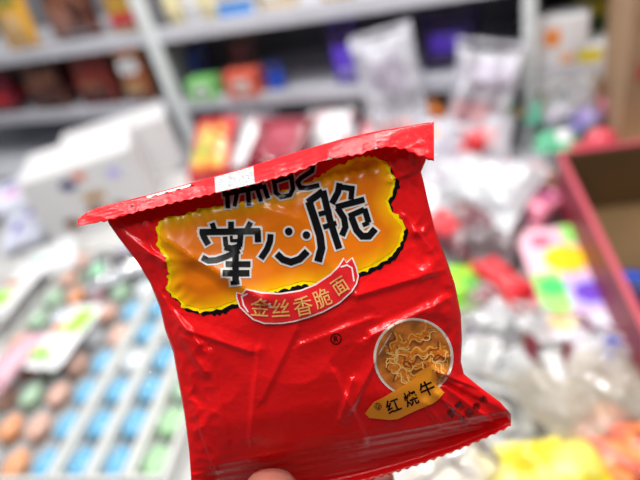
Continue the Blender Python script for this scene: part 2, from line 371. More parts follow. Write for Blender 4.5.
stand('clear_bag', 'clear bag of coloured sweets standing right of the right upright', 'plastic bag', 568, .72, -.08, .14, .18, .05, clear, [('printed_panel', (.1, .5, .3, .7), pgrey), ('green_print', (.6, .9, .2, .5), mat('sea_green_print', (.2, .5, .36), .4))], lean=6, crump=.02, roll=-6)
hb('clear_bag', 'wide clear bag lying below the two tall milky bags', 'plastic bag', 462, 142, .805, .24, .13, .05, -31, clear2, [('rose_print', (.5, .9, .2, .6), prose), ('orange_print', (.08, .26, .45, .65), orange), ('grey_print', (.3, .5, .1, .4), pgrey)], tx=30, crump=.02, clear_=True)
hb('white_bag', 'smooth white carrier bag right of the packet upper corner', 'plastic bag', 490, 188, .83, .18, .15, .06, -50, mat('soft_white_film', (.55, .55, .58), .22, coat=.5), [], tx=8, crump=.012)
hb('white_bag', 'pale grey white bag folded under the wide clear bag', 'plastic bag', 452, 172, .785, .14, .10, .04, -20, mat('grey_white_film', (.5, .48, .52), .25, coat=.4), [], tx=12, crump=.012)
hb('candy_bag', 'dark maroon glossy bag beside the right edge of the packet', 'candy bag', 462, 228, .80, .13, .13, .05, 20, mat('maroon_film', (.12, .02, .03), .18, coat=.8), [('printed_panel', (.05, .4, .3, .9), red)], crump=.012)
hb('candy_bag', 'black and silver glossy bag under the smooth white carrier bag', 'candy bag', 492, 238, .795, .11, .12, .05, -40, mat('charcoal_film', (.16, .12, .13), .15, coat=.8), [('printed_panel', (.4, .9, .3, .9), mat('silver_print', (.6, .6, .62), .2))], crump=.014)
hb('candy_bag', 'small pink and blue bag above the polka dot box', 'candy bag', 533, 205, .79, .1, .09, .04, -60, pink, [('printed_panel', (.1, .5, .05, .35), mat('teal_print', (.05, .25, .5), .3)), ('printed_panel', (.5, .9, .6, .9), mat('plum_print', (.35, .05, .2), .3))], tx=10)
hb('candy_bag', 'scarlet wrapped bag at the left edge of the polka dot box', 'candy bag', 502, 282, .785, .06, .12, .03, 18, red, [], tx=5)
hb('candy_bag', 'small lime green bag peeking out right of the packet edge', 'candy bag', 462, 285, .78, .07, .09, .03, -10, lime, [('printed_panel', (.5, .9, .1, .5), mat('leaf_print', (.1, .4, .05), .4))])
hb('candy_bag', 'small green bag under the clear bag beside the cardboard', 'candy bag', 556, 142, .80, .09, .07, .03, -30, mat('jade_film', (.12, .5, .28), .4), [('printed_panel', (.5, .9, .1, .8), white)])
fill = [
 ('silver grey crinkled bag under the purple bag on the heap edge', 322, 112, .765, .12, .08, -30, mat('silver_film', (.45, .45, .5), .2, coat=.4), prose),
 ('wine red bag wedged between the pink printed bag and the fruit bag', 300, 168, .785, .12, .12, 10, dred, red),
 ('grey crinkled bag left of the polka dot box, next to the scarlet bag', 484, 305, .775, .09, .07, 60, mat('slate_film', (.3, .27, .28), .2, coat=.5), dred),
 ('teal striped small bag touching the pink and blue bag', 521, 217, .775, .05, .05, -20, mat('teal_film', (.03, .2, .4), .3), pink),
 ('rust coloured bag beside the orange red corner bag', 606, 425, .775, .07, .05, 30, mat('rust_film', (.45, .12, .04), .25, coat=.4), orange),
 ('pale pink bag at the foot of the wide clear bag', 520, 172, .775, .10, .07, -45, mat('blush_film', (.62, .4, .42), .25, coat=.4), white),
 ('cocoa brown bag right of the smooth white carrier bag', 545, 185, .775, .08, .07, -70, mat('cocoa_film', (.2, .1, .07), .25, coat=.4), red),
]
for lb, u, v, z, wd, hh, rz, mm, pm in fill:
    hb('candy_bag', lb, 'candy bag', u, v, z, wd, hh, .03, rz, mm, [('printed_panel', (.2, .6, .2, .8), pm)], crump=.010)
# sweets inside the clear bag at right
def candy(label, u, v, z, m, r_=.016, rz=0, group=None, cat='candy'):
    t = thing('wrapped_candy', label, cat, at_z(u, v, z), (0, 0, rz), group)
    prof = [(.15 * r_, -1.1 * r_), (.7 * r_, -.9 * r_), (r_, -.4 * r_), (r_ * 1.03, 0), (r_, .4 * r_), (.7 * r_, .9 * r_), (.15 * r_, 1.1 * r_)]
    b_ = lathe('candy_body', prof, m, t, 18); b_.rotation_euler = (0, math.pi / 2, 0)
    for s in (1, -1):
        vs = [(s * r_ * 1.0, 0, 0)]; n = 9
        for k in range(n): a = (k / (n - 1) - .5) * 1.7; vs.append((s * r_ * (1.0 + 1.0 * math.cos(a)), r_ * 1.1 * math.sin(a), .25 * r_ * (1 if k % 2 else -1)))
        vs += [(x, y, z_ - .0012) for x, y, z_ in vs]
        k0 = n + 1; fs = [(0, k, k + 1) for k in range(1, n)] + [(k0, k0 + k + 1, k0 + k) for k in range(1, n)]
        fs += [(k, k + 1, k0 + k + 1, k0 + k) for k in range(1, n)] + [(0, 1, k0 + 1, k0), (0, n, k0 + n, k0)]
        mesh('twisted_end', vs, fs, m, t, False)
    return t
for u, v, mm, lb in ((588, 118, lav, 'lilac wrapped candy under the pink one by the cardboard box'), (606, 108, pink, 'hot pink wrapped candy beside the cardboard box'), (603, 92, orange, 'orange wrapped candy above the hot pink candy'),
                     (600, 142, mat('rose_red_film', (.75, .08, .12), .3), 'rose red candy near the foot of the cardboard box'), (541, 112, mat('mint_film', (.2, .6, .45), .4), 'mint green candy right of the right upright'),
                     (502, 112, mat('mustard_film', (.7, .5, .2), .4), 'mustard candy left of the right upright'), (478, 142, red, 'red candy under the wide clear bag'), (432, 108, orange, 'orange candy under the tall clear bag')):
    candy(lb, u, v, .815, mm, .03, rz=u)

# -------- polka dot box
P0 = at_z(514, 232, .80); P1 = at_z(573, 224, .80); P2 = at_z(622, 335, .80)
ex = (P1 - P0); ex.z = 0; sw = ex.length; ex.normalize(); ey = Vector((-ex.y, ex.x, 0))
ln = abs((P2 - P1).dot(ey))
dot = thing('polka_dot_box', 'flat pink and green box with big coloured dots by the maroon box', 'box', P0 - Vector((0, 0, .02)), (0, 0, math.atan2(ex.y, ex.x)))
box('box_body', 0, -ln, 0, sw, 0, .02, mat('pale_pink_card', (.85, .5, .6), .4), dot, .002)
box('green_panel', .001, -ln * .78, .0195, sw * .42, -ln * .45, .0206, mat('green_print', (.3, .75, .15), .4), dot, 0)
box('lilac_panel', sw * .44, -ln * .8, .0195, sw - .001, -ln * .53, .0206, lav, dot, 0)
box('white_panel', .001, -ln + .001, .0195, sw - .001, -ln * .82, .0206, mat('pale_lilac_print', (.75, .72, .85), .4), dot, 0)
box('green_panel', sw * .75, -ln * .2, .0195, sw - .001, -.001, .0206, mat('green_print', (0, 0, 0)), dot, 0)
for x, y, r_, mm in ((.36, -.14, .17, mat('coral_print', (.85, .12, .2), .4)), (.62, -.34, .34, mat('sun_yellow_print', (.95, .62, .0), .4)), (.25, -.58, .2, mat('deep_green_print', (.05, .55, .12), .4)), (.74, -.66, .22, mat('violet_print', (.16, .05, .55), .4)), (.2, -.86, .2, mat('sun_yellow_print', (0, 0, 0)))):
    disc('printed_dot', sw * r_, mm, dot, (sw * x, ln * y, .0206), 28, 1, 1)

# -------- maroon open box at right
maroon = mat('maroon_card', (.24, .02, .04), .5, var=.08); mrim = mat('rose_card_edge', (.5, .07, .10), .5); kraft = mat('kraft_card', (.14, .075, .025), .7, var=.12)
RZ = .89
Q0 = at_z(558, 155, RZ); Q1 = at_z(650, 348, RZ)
dx = (Q1 - Q0); dx.z = 0; L_ = dx.length; dx.normalize(); ry = math.atan2(dx.y, dx.x)
rb = thing('open_box', 'open maroon cardboard box with brown lining at the right edge', 'box', (Q0.x, Q0.y, TZ), (0, 0, ry))
HB = RZ - TZ; TH = .007; WB = .34
box('side_wall', 0, 0, 0, L_, TH, HB, maroon, rb, .001)
box('side_wall', 0, WB - TH, 0, L_, WB, HB, maroon, rb, .001)
box('end_wall', -TH, 0, 0, 0, WB, HB, maroon, rb, .001)
box('end_wall', L_, 0, 0, L_ + TH, WB, HB, maroon, rb, .001)
box('bottom_panel', 0, TH, .001, L_, WB - TH, .006, kraft, rb, .001)
for x0, y0, x1, y1 in ((.001, TH, L_ - .001, TH + .003), (.001, TH + .003, .004, WB - TH), (L_ - .004, TH + .003, L_ - .001, WB - TH), (.004, WB - TH - .003, L_ - .004, WB - TH)):
    box('inner_lining', x0, y0, .006, x1, y1, HB - .004, kraft, rb, 0)
box('rim_edge', -TH - .001, -.001, HB - .002, L_ + TH + .001, TH + .002, HB + .004, mrim, rb, .001)
box('rim_edge', -TH - .001, -.001, HB - .002, .002, WB + .001, HB + .004, mrim, rb, .001)
b_ = at_z(632, 285, TZ + .03)
bag('candy_bag', 'dark blue bag inside the open maroon box', 'candy bag', b_, (0, 0, 1), .07, .08, .03, navy, [('printed_panel', (.3, .7, .3, .7), blue)])
# brown cardboard box standing at the upper right
K0 = at_z(616, 168, TZ)
kb = thing('cardboard_box', 'tall brown cardboard box with red print at the upper right edge', 'box', (K0.x, K0.y, TZ), (0, 0, -22 * D2R))
tanc = mat('brown_cardboard', (.42, .26, .15), .7, var=.1)
box('box_body', 0, 0, 0, .36, .22, .42, tanc, kb, .003)
box('top_flap', .002, .002, .4205, .358, .109, .4245, tanc, kb, .001)
box('top_flap', .002, .111, .4205, .358, .218, .4245, tanc, kb, .001)
box('tape_strip', .0, .10, .4247, .36, .12, .4257, mat('brown_tape', (.4, .25, .12), .3), kb, 0)
for z in (.2, .3, .36): box('red_print', .02, -.0012, z, .05, .001, z + .035, mat('red_ink', (.45, .06, .04), .6), kb, 0)
box('front_flap', -.1, -.075, .06, .36, -.001, .064, mat('pale_cardboard', (.55, .38, .22), .7, var=.1), kb, .001)

# -------- clear bags over sweets, right foreground
FG = .79
wh = mat('milk_candy_wrap', (.8, .79, .75), .3, coat=.3); beige = mat('beige_candy_wrap', (.6, .5, .4), .4, coat=.3)
rs = random.Random(5)
cells = []
for j in range(6):
    for i in range(7):
        u = 462 + i * 27 + (j % 2) * 12; v = 290 + j * 24
        if u < 466 and v > 380: continue
        cells.append((u + rs.uniform(-5, 5), v + rs.uniform(-5, 5)))
cw = {'w': 'white wrapped candy under the clear film, right foreground', 'b': 'beige wrapped candy under the clear film, right foreground'}
protos = {}
for u, v in cells:
    if 505 < u < 640 and v < 262 + (u - 505) * 1.05 + 20 and u > 520 and v < 345: continue
    k = 'w' if rs.random() < .6 else 'b'
    P = at_z(u, v, .768)
    if k not in protos:
        protos[k] = candy(cw[k], u, v, .768, wh if k == 'w' else beige, .015, group='sweets under the clear film'); o = protos[k]
    else: o = copy_tree(protos[k])
    o.location = P; o.rotation_euler = (0, 0, rs.uniform(0, 6))
hb('clear_bag', 'big crumpled clear bag right of the packet lower half, over white sweets', 'plastic bag', 515, 345, .80, .19, .17, .045, -40, clear, crump=.018, clear_=True)
hb('clear_bag', 'clear crumpled bag over beige sweets below the maroon box', 'plastic bag', 590, 395, .80, .17, .15, .04, 15, clearbeige, crump=.018, clear_=True)
hb('clear_bag', 'white see through bag with blue marks below the polka dot box', 'plastic bag', 600, 352, .805, .10, .09, .03, -50, clear2, [('blue_print', (.55, .75, .2, .7), blue)], crump=.008, clear_=True)
hb('clear_bag', 'clear bag with pink print along the bottom edge right of the thumb side seal', 'plastic bag', 462, 482, .80, .13, .07, .03, 20, clearbeige, crump=.008, clear_=True)
hb('candy_bag', 'bright yellow bag of sweets at the bottom right', 'candy bag', 548, 480, .80, .15, .085, .04, -8, mat('lemon_film', (.72, .60, .02), .3, coat=.3, var=.15, vscale=60), [('printed_panel', (.55, .9, .3, .8), mat('pale_lemon_print', (.8, .72, .15), .3))], crump=.009)
hb('candy_bag', 'orange red bag in the bottom right corner', 'candy bag', 628, 458, .80, .10, .10, .035, 20, blotch('fire_print', (.8, .12, .05), (.75, .3, .1), (.35, .04, .02), 70), crump=.009)

# -------- left: jelly cup trays
tdir = at_z(160, 290, TZ) - at_z(60, 480, TZ); tyaw = math.atan2(tdir.y, tdir.x) - math.pi / 2
trayp = film('tray_plastic', (.75, .75, .75), .4, .12, .12); rimp = mat('tray_rim_plastic', (.74, .74, .71), .3, coat=.3)
capc = film('cup_dome_plastic', (.85, .9, .92), .14, .05, .15)
JEL = {'blue': (.01, .38, .68), 'orange': (.85, .28, .04), 'peach': (.72, .36, .24), 'green': (.3, .6, .25), 'pale green': (.36, .58, .36), 'pink': (.75, .4, .45), 'clear': (.7, .74, .78)}
jm = {k: mat(k.replace(' ', '_') + '_jelly', c, .2, coat=.5) for k, c in JEL.items()}
cupproto = {}
def dome_pts(r_, h_, n=5): return [(r_ * math.cos(k * math.pi / 2 / n), h_ * math.sin(k * math.pi / 2 / n)) for k in range(n)] + [(.0008, h_)]
def jelly(kind, loc, where):
    if kind not in cupproto:
        t = thing('jelly_cup', 'x', 'jelly cup', loc, (0, 0, tyaw), 'jelly cups in the trays')
        j_ = lathe('jelly', [(.012, .002), (.017, .004), (.0195, .018), (.02, .024)] + [(r_, .024 + z_) for r_, z_ in dome_pts(.0195, .006)], jm[kind], t, 18)
        lathe('cup_cover', [(.0215, .026), (.0235, .0265)] + [(r_, .0275 + z_) for r_, z_ in dome_pts(.022, .016)], capc, t, 20)
        for ch in t.children: ch.scale = (.95, 1.35, .95)
        cupproto[kind] = t; o = t
    else: o = copy_tree(cupproto[kind])
    o.location = loc; o['label'] = f'{kind} jelly cup with a clear domed cover in the {where}'
    return o
def tray(label, where, x0, cols, rows, y0, pitchx, pitchy, colour):
    """x0, y0 in the tray frame whose Y runs away from the camera"""
    M = Matrix.Translation(ORG) @ Matrix.Rotation(tyaw, 4, 'Z')
    W_ = cols * pitchx; H_ = rows * pitchy; P = M @ Vector((x0, y0, 0))
    t = thing('display_tray', label, 'tray', P, (0, 0, tyaw))
    box('tray_bottom', 0, 0, 0, W_, H_, .003, trayp, t, 0)
    for a, b in ((0, .007), (W_ - .007, W_)):
        box('side_rim', a, 0, .003, b, H_, .036, rimp, t, .002)
    for a, b in ((0, .008), (H_ - .008, H_)):
        box('end_rim', .007, a, .003, W_ - .007, b, .034, rimp, t, .002)
    for j in range(rows):
        for i in range(cols):
            ce = M @ Vector((x0 + (i + .5) * pitchx, y0 + (j + .5) * pitchy, .0035))
            jelly(colour(i, j), ce, where)
    return t
ORG = at_z(60, 492, TZ); ORG.z = TZ
PX = .062
tray('narrow clear tray of blue jelly cups, left of three narrow trays', 'left narrow tray', 0.002, 1, 9, 0, PX, .07, lambda i, j: 'blue' if j % 4 != 3 else 'clear')
tray('narrow clear tray of blue jelly cups, middle of three narrow trays', 'middle narrow tray', PX + .006, 1, 8, 0.0, PX, .07, lambda i, j: 'blue' if j % 5 != 4 else 'clear')
tray('narrow clear tray of green and blue jelly cups beside the packet', 'right narrow tray', 2 * PX + .010, 1, 7, 0.0, PX, .07, lambda i, j: 'green' if j < 2 else ('blue' if j % 2 else 'pale green'))
pat = ['peach', 'orange', 'peach', 'pale green', 'pink', 'pale green', 'clear']
def wide(i, j):
    if i == 4: return ['blue', 'blue', 'blue', 'blue', 'peach', 'blue', 'clear', 'pale green', 'blue'][j % 9]
    if i == 3: return ['orange', 'peach', 'peach', 'peach', 'clear', 'peach', 'pale green', 'clear', 'pink'][j % 9]
    return pat[(i * 3 + j * 2) % 7]
tray('wide clear tray of peach, green and pink jelly cups at the lower left', 'wide tray', -5 * PX * .95 - .004, 5, 9, -.0, PX * .95, .07, wide)
# packets lying on the wide tray and beyond
toyp = blotch('toy_print', (.85, .85, .83), (.3, .7, .08), (.85, .35, .12), 55)
hb('toy_packet', 'white packet with lime green and orange print lying on the wide tray', 'packet', 66, 335, .815, .085, .15, .02, -22, white, [('lime_print', (.5, .95, .45, .95), lime), ('lime_print', (.05, .6, .04, .2), lime), ('orange_print', (.1, .45, .45, .62), orange), ('blue_print', (.05, .2, .5, .9), mat('pale_blue_print', (.45, .55, .8), .4))], crump=.003)
hb('toy_packet', 'white packet with green and brown print at the left edge beside the wide tray', 'packet', 14, 290, .82, .09, .16, .02, -20, white, [('lime_print', (.1, .8, .1, .4), lime), ('orange_print', (.2, .8, .5, .62), mat('rust_print', (.5, .18, .05), .4))], crump=.003)
hb('toy_packet', 'pale pink packet lying low at the left edge on the wide tray', 'packet', 14, 362, .815, .06, .12, .02, -25, mat('dusty_pink_film', (.72, .42, .5), .35), [], crump=.003)
hb('white_packet', 'white packet with violet lettering left of the white carton', 'packet', 24, 226, .79, .12, .17, .02, 10, mat('cool_white_film', (.62, .64, .76), .3, coat=.2), [('violet_print', (.3, .5, .25, .5), mat('violet_ink', (.09, .03, .4), .5)), ('violet_print', (.6, .9, .6, .8), mat('violet_ink', (0, 0, 0)))], crump=.004, tx=10)
hb('white_packet', 'white packet with a pink stripe at the left edge below the shelf', 'packet', 8, 196, .82, .15, .12, .02, 15, mat('cool_white_film', (0, 0, 0)), [('pink_stripe', (.4, .95, .3, .42), mat('magenta_ink', (.85, .2, .5), .4)), ('violet_print', (.5, .8, .6, .75), mat('violet_ink', (0, 0, 0)))], crump=.004, tx=18)
hb('white_packet', 'plain pale packet between the violet lettered packet and the wide tray', 'packet', 52, 258, .79, .13, .11, .02, 12, mat('plain_white_film', (.66, .66, .68), .3), [('green_print', (.2, .5, .3, .5), mat('pale_green_ink', (.4, .75, .5), .4))], crump=.004, tx=6)
hb('white_packet', 'pale packet with faint violet print between the trays and the printed carton', 'packet', 118, 262, .80, .16, .13, .02, 10, film('pale_packet_film', (.78, .8, .86), .7), [('green_print', (.1, .3, .2, .5), mat('pale_green_ink', (.4, .75, .5), .4)), ('violet_print', (.5, .9, .6, .75), mat('pale_violet_ink', (.6, .55, .8), .4))], crump=.005)

# ================================================================== the red packet in the hand
D0 = 0.2; S = D0 / F_PX
PK = thing('snack_packet', 'red crinkled noodle snack packet with orange panel and black lettering, held up in front', 'snack packet')
PK.matrix_world = Matrix.Translation(CAM + R @ Vector((0, 0, -D0))) @ R.to_4x4()
def loc3(u, v, h):                                 # packet frame: h in pixel units towards the camera
    k = (D0 - h * S) / D0
    return Vector(((u - 320) * S * k, -(v - 240) * S * k, h * S))
def curve(pts, t):                                 # smooth curve through (t,u,v) rows
    for a in range(len(pts) - 1):
        if t <= pts[a + 1][0] or a == len(pts) - 2:
            p0, p1 = pts[a], pts[a + 1]; q = (t - p0[0]) / (p1[0] - p0[0])
            return p0[1] + (p1[1] - p0[1]) * q, p0[2] + (p1[2] - p0[2]) * q
def arc(pl):                                       # (u,v) polyline -> rows with t by v-position
    n = len(pl); L = [0]
    for i in range(1, n): L.append(L[-1] + math.hypot(pl[i][0] - pl[i - 1][0], pl[i][1] - pl[i - 1][1]))
    return [(L[i] / L[-1], *pl[i]) for i in range(n)]
LEFT = arc([(104, 212), (109, 224), (118, 237), (137, 262), (150, 283), (160, 308), (165, 330), (173, 352), (179, 385), (184, 412), (189, 450), (191, 478), (189, 492), (189, 504)])
RIGHT = arc([(430, 136), (426, 160), (421, 172), (424, 183), (429, 205), (435, 230), (446, 258), (455, 284), (461, 315), (462, 340), (461, 362), (464, 374), (480, 387), (500, 402), (511, 414), (511, 426)])
def sstep(a, b, x):
    x = max(0, min(1, (x - a) / (b - a))); return x * x * (3 - 2 * x)
def crease(u, v, x0, y0, x1, y1, wdt, amp, one=0):
    """a fold: ridge or valley along a segment; 'one' gives it one steep and one soft side"""
    dx_, dy_ = x1 - x0, y1 - y0; L2 = dx_ * dx_ + dy_ * dy_
    q = ((u - x0) * dx_ + (v - y0) * dy_) / L2
    qq = max(0, min(1, q)); d = math.hypot(u - x0 - qq * dx_, v - y0 - qq * dy_)
    side = ((u - x0) * dy_ - (v - y0) * dx_)
    if one and side * one > 0: wdt = wdt * .3
    if d > wdt: return 0
    fade = min(1, max(0.0, min(q + .25, 1.25 - q) / .25)) if -.25 < q < 1.25 else 0
    return amp * (1 - d / wdt) ** 1.4 * fade
CREASES = [
    (112, 226, 165, 262, 16, 3.5, 1), (165, 240, 262, 300, 34, 3.6, -1), (128, 250, 190, 262, 12, 2, 0), (150, 283, 200, 345, 15, 3.2, 1),
    (150, 240, 176, 330, 9, -2.0, 0), (186, 330, 250, 352, 14, 2.2, -1), (172, 322, 205, 372, 9, 2.5, 0),
    (372, 335, 454, 296, 26, 3.6, 1), (300, 345, 372, 318, 20, 1.6, 1), (357, 296, 450, 268, 20, 2.6, -1), (414, 232, 425, 232, 7, 2.6, 0), (405, 215, 432, 250, 9, 2.2, 1), (436, 240, 452, 282, 7, 3, 1),
    (398, 152, 424, 178, 12, 3.2, 0), (384, 160, 430, 200, 9, -2.2, 0), (420, 170, 388, 182, 7, 2, 1),
    (440, 380, 500, 412, 12, -3.5, 1), (436, 372, 478, 388, 7, 4.5, -1), (445, 386, 492, 420, 10, 3.2, 1), (437, 395, 466, 420, 8, 3, -1), (425, 402, 445, 428, 7, 2.5, 0),
    (340, 420, 352, 380, 14, 2.6, 1), (352, 408, 392, 330, 12, 1.8, -1), (210, 352, 228, 440, 20, 2.0, 1), (258, 350, 250, 440, 16, 1.8, -1), (296, 330, 262, 400, 18, 1.5, 1),
    (334, 372, 366, 440, 18, 2.2, 1), (190, 400, 215, 470, 10, 2.0, -1), (322, 206, 352, 262, 30, 1.4, 0), (240, 200, 300, 218, 20, 1.4, 1),
]
def seal_line(u): return 470 - (u - 190) * .185 if u < 440 else 423.7 - (u - 440) * .2
def height(u, v, s, t):
    e = max(0.0, 1 - abs(2 * s - 1) ** 2.6)
    p = e ** .62
    top = .38 * sstep(0, .09, t) + .62 * sstep(.03, .5, t)
    d = v - seal_line(u)                            # below 0: above the bottom seal
    h = 30 * p * top * (1 - .25 * sstep(.45, .85, t))
    prof = 1 - sstep(-46, 8, d) * .86
    h *= prof
    if d > -4:                                      # end seal: turned down and ridged, its cut rim turned back up
        sb = (u - 189) / 322; dm = max(8, 504 - 78 * sb + 80 * sb * (1 - sb) - seal_line(u)); q = d / dm
        h += p ** .3 * .8 * math.sin(max(0, d + 4) * .8) * sstep(-4, 4, d) * (1 - sstep(.7, .8, q))
        h -= 1.1 * min(max(0, d), .78 * dm) * sstep(0, .1, s)
        h += sstep(.76, 1.0, q) * 9 * sstep(.15, .5, s)
    fs = 1.5 * sum(crease(u, v, *c) for c in CREASES)
    q = Vector((u * .016, v * .016, 3.1))
    n1 = (1 - abs(noise.noise(q)) * 2.2) * 2.2 + (1 - abs(noise.noise(q * 2.3 + Vector((7, 2, 1)))) * 2.2) * .3
    edge = min(1, e * 3.5)
    # fine puckers running down from under the top seal
    pk = math.sin(u * .33 + 1.4 * math.sin(u * .07)) * 1.1 * max(0, 1 - t / .16) * sstep(0, .03, t)
    ew = sstep(.62, 1, abs(2 * s - 1)) * sstep(.05, .3, t)
    h += ew * 1.7 * (1 - abs(noise.noise(q * 4.2 + Vector((3, 9, 4)))) * 2.6) * min(1, e * 5) * (1 - sstep(-10, 0, d))
    h += (fs + n1 * (1 - sstep(-10, 0, d))) * edge + pk * edge
    return h
NU, NV = 230, 230
ft = []; fb = []
for j in range(NV + 1):
    t = j / NV; l = curve(LEFT, t); r_ = curve(RIGHT, t)
    for i in range(NU + 1):
        s = i / NU
        u = l[0] + (r_[0] - l[0]) * s; v = l[1] + (r_[1] - l[1]) * s
        v += 20 * 4 * s * (1 - s) * t ** 3
        if j == NV: v += 2.2 * (abs((i * .32) % 2 - 1) - .5)
        h = height(u, v, s, t)
        ft.append((u, v, h))
        fb.append((u, v, min(h, 0) - 1.0 - 20 * max(0, 1 - abs(2 * s - 1) ** 2.6) ** .6 * sstep(0, .3, t) * (1 - sstep(-60, 5, v - seal_line(u)))))
quads = [(j * (NU + 1) + i, (j + 1) * (NU + 1) + i, (j + 1) * (NU + 1) + i + 1, j * (NU + 1) + i + 1) for j in range(NV) for i in range(NU)]
BV = BVHTree.FromPolygons([Vector(p) for p in ft], quads)
k0 = len(ft)
faces = quads + [(d + k0, c + k0, b + k0, a + k0) for a, b, c, d in quads]
for i in range(NU):
    faces += [(i, i + 1, k0 + i + 1, k0 + i), (NV * (NU + 1) + i, k0 + NV * (NU + 1) + i, k0 + NV * (NU + 1) + i + 1, NV * (NU + 1) + i + 1)]
for j in range(NV):
    a, b = j * (NU + 1), (j + 1) * (NU + 1); faces += [(a, k0 + a, k0 + b, b), (a + NU, b + NU, k0 + b + NU, k0 + a + NU)]
PR = dict(rough=.24, coat=.35)
redfilm = mat('packet_red_film', (.80, .006, .008), .2, spec=.33, coat=0, bump=.12, bscale=420)
mesh('packet_body', [loc3(*p) for p in ft] + [loc3(*p) for p in fb], faces, redfilm, PK)

def hgt(u, v):
    hit = BV.ray_cast(Vector((u, v, 200)), Vector((0, 0, -1)))
    return hit[0].z if hit[0] else 0.0
def drape(name, loops, m, lift, parent=PK, step=3.0, hf=hgt, colour=None):
    """print: closed outlines (pixel units) filled with a fine mesh laid on the film"""
    vs = []; es = []; fs = []
    for lp in loops:
        k = len(vs); n = 0
        for a in range(len(lp)):
            p, q = lp[a], lp[(a + 1) % len(lp)]; d = math.hypot(q[0] - p[0], q[1] - p[1]); c = max(1, int(d / step))
            for z in range(c): vs.append(Vector((p[0] + (q[0] - p[0]) * z / c, p[1] + (q[1] - p[1]) * z / c))); n += 1
        fs.append(list(range(k, k + n)))
    nb = len(vs)
    us = [p.x for p in vs]; ws = [p.y for p in vs]
    y = min(ws) + step * .7; row = 0
    while y < max(ws):
        x = min(us) + (row % 2) * step / 2 + step * .4
        while x < max(us): vs.append(Vector((x, y))); x += step
        y += step * .87; row += 1
    r = geometry.delaunay_2d_cdt(vs, es, fs, 1, 1e-4)
    P = [loc3(p.x, p.y, hf(p.x, p.y) + lift) for p in r[0]]
    # keep only triangles that lie inside (the fill keeps strays only if they are on an outline)
    used = sorted({i for f in r[2] for i in f}); mp = {i: k for k, i in enumerate(used)}
    o = mesh(name, [P[i] for i in used], [tuple(mp[i] for i in f) for f in r[2]], m, parent)
    if colour:
        ca = o.data.color_attributes.new('print', 'FLOAT_COLOR', 'POINT')
        for k, i in enumerate(used): ca.data[k].color = (*colour(r[0][i].x, r[0][i].y), 1)
    fix(o); return o
def fix(o):                                        # face the viewer (packet frame +Z)
    me = o.data; bm = bmesh.new(); bm.from_mesh(me); bm.normal_update()
    fl_ = [f for f in bm.faces if f.normal.z < 0]
    if fl_: bmesh.ops.reverse_faces(bm, faces=fl_)
    bm.to_mesh(me); bm.free(); me.update()
def stroke_loops(strokes, grow=0.0, sq=True):
    """each stroke = (width, [(u,v)...]); returns one closed outline per stroke"""
    out = []
    for wd, pl in strokes:
        hw = wd / 2 + grow
        if len(pl) == 1:
            out.append([(pl[0][0] + hw * math.cos(a * math.tau / 16), pl[0][1] + hw * math.sin(a * math.tau / 16)) for a in range(16)]); continue
        pts = [Vector(p) for p in pl]
        d0 = (pts[1] - pts[0]).normalized(); d1 = (pts[-1] - pts[-2]).normalized()
        pts[0] = pts[0] - d0 * (grow + .3); pts[-1] = pts[-1] + d1 * (grow + .3)
        Lf = []; Rt = []
        for i, p in enumerate(pts):
            if i == 0: d = d0
            elif i == len(pts) - 1: d = d1
            else: d = ((pts[i] - pts[i - 1]).normalized() + (pts[i + 1] - pts[i]).normalized()).normalized()
            n = Vector((-d.y, d.x))
            c = 1
            if 0 < i < len(pts) - 1: c = 1 / max(.6, abs(n.dot(Vector((-(pts[i] - pts[i - 1]).normalized().y, (pts[i] - pts[i - 1]).normalized().x)))))
            Lf.append(tuple(p + n * hw * c)); Rt.append(tuple(p - n * hw * c))
        out.append(Lf + Rt[::-1])
    return out
def strokes(name, st, m, lift, grow=0.0, step=2.5, parent=PK, hf=hgt):
    """several strokes in one printed mesh"""
    allv = []; allf = []
    for lp in stroke_loops(st, grow):
        vs = []
        for a in range(len(lp)):
            p, q = lp[a], lp[(a + 1) % len(lp)]; d = math.hypot(q[0] - p[0], q[1] - p[1]); c = max(1, int(d / step))
            for z in range(c): vs.append(Vector((p[0] + (q[0] - p[0]) * z / c, p[1] + (q[1] - p[1]) * z / c)))
        nb = len(vs); us = [p.x for p in vs]; ws = [p.y for p in vs]
        y = min(ws) + step * .6
        while y < max(ws):
            x = min(us) + step * .5
            while x < max(us): vs.append(Vector((x, y))); x += step
            y += step
        r = geometry.delaunay_2d_cdt(vs, [], [list(range(nb))], 1, 1e-4)
        k = len(allv)
        allv += [loc3(p.x, p.y, hf(p.x, p.y) + lift) for p in r[0]]
        allf += [tuple(i + k for i in f) for f in r[2]]
    me = bpy.data.meshes.new(name); me.from_pydata([tuple(v) for v in allv], [], allf)
    o = bpy.data.objects.new(name, me); COL.objects.link(o); o.parent = parent; me.materials.append(m)
    bm = bmesh.new(); bm.from_mesh(me); loose = [v for v in bm.verts if not v.link_faces]; bmesh.ops.delete(bm, geom=loose, context='VERTS'); bm.to_mesh(me); bm.free()
    for p in me.polygons: p.use_smooth = True
    fix(o); return o
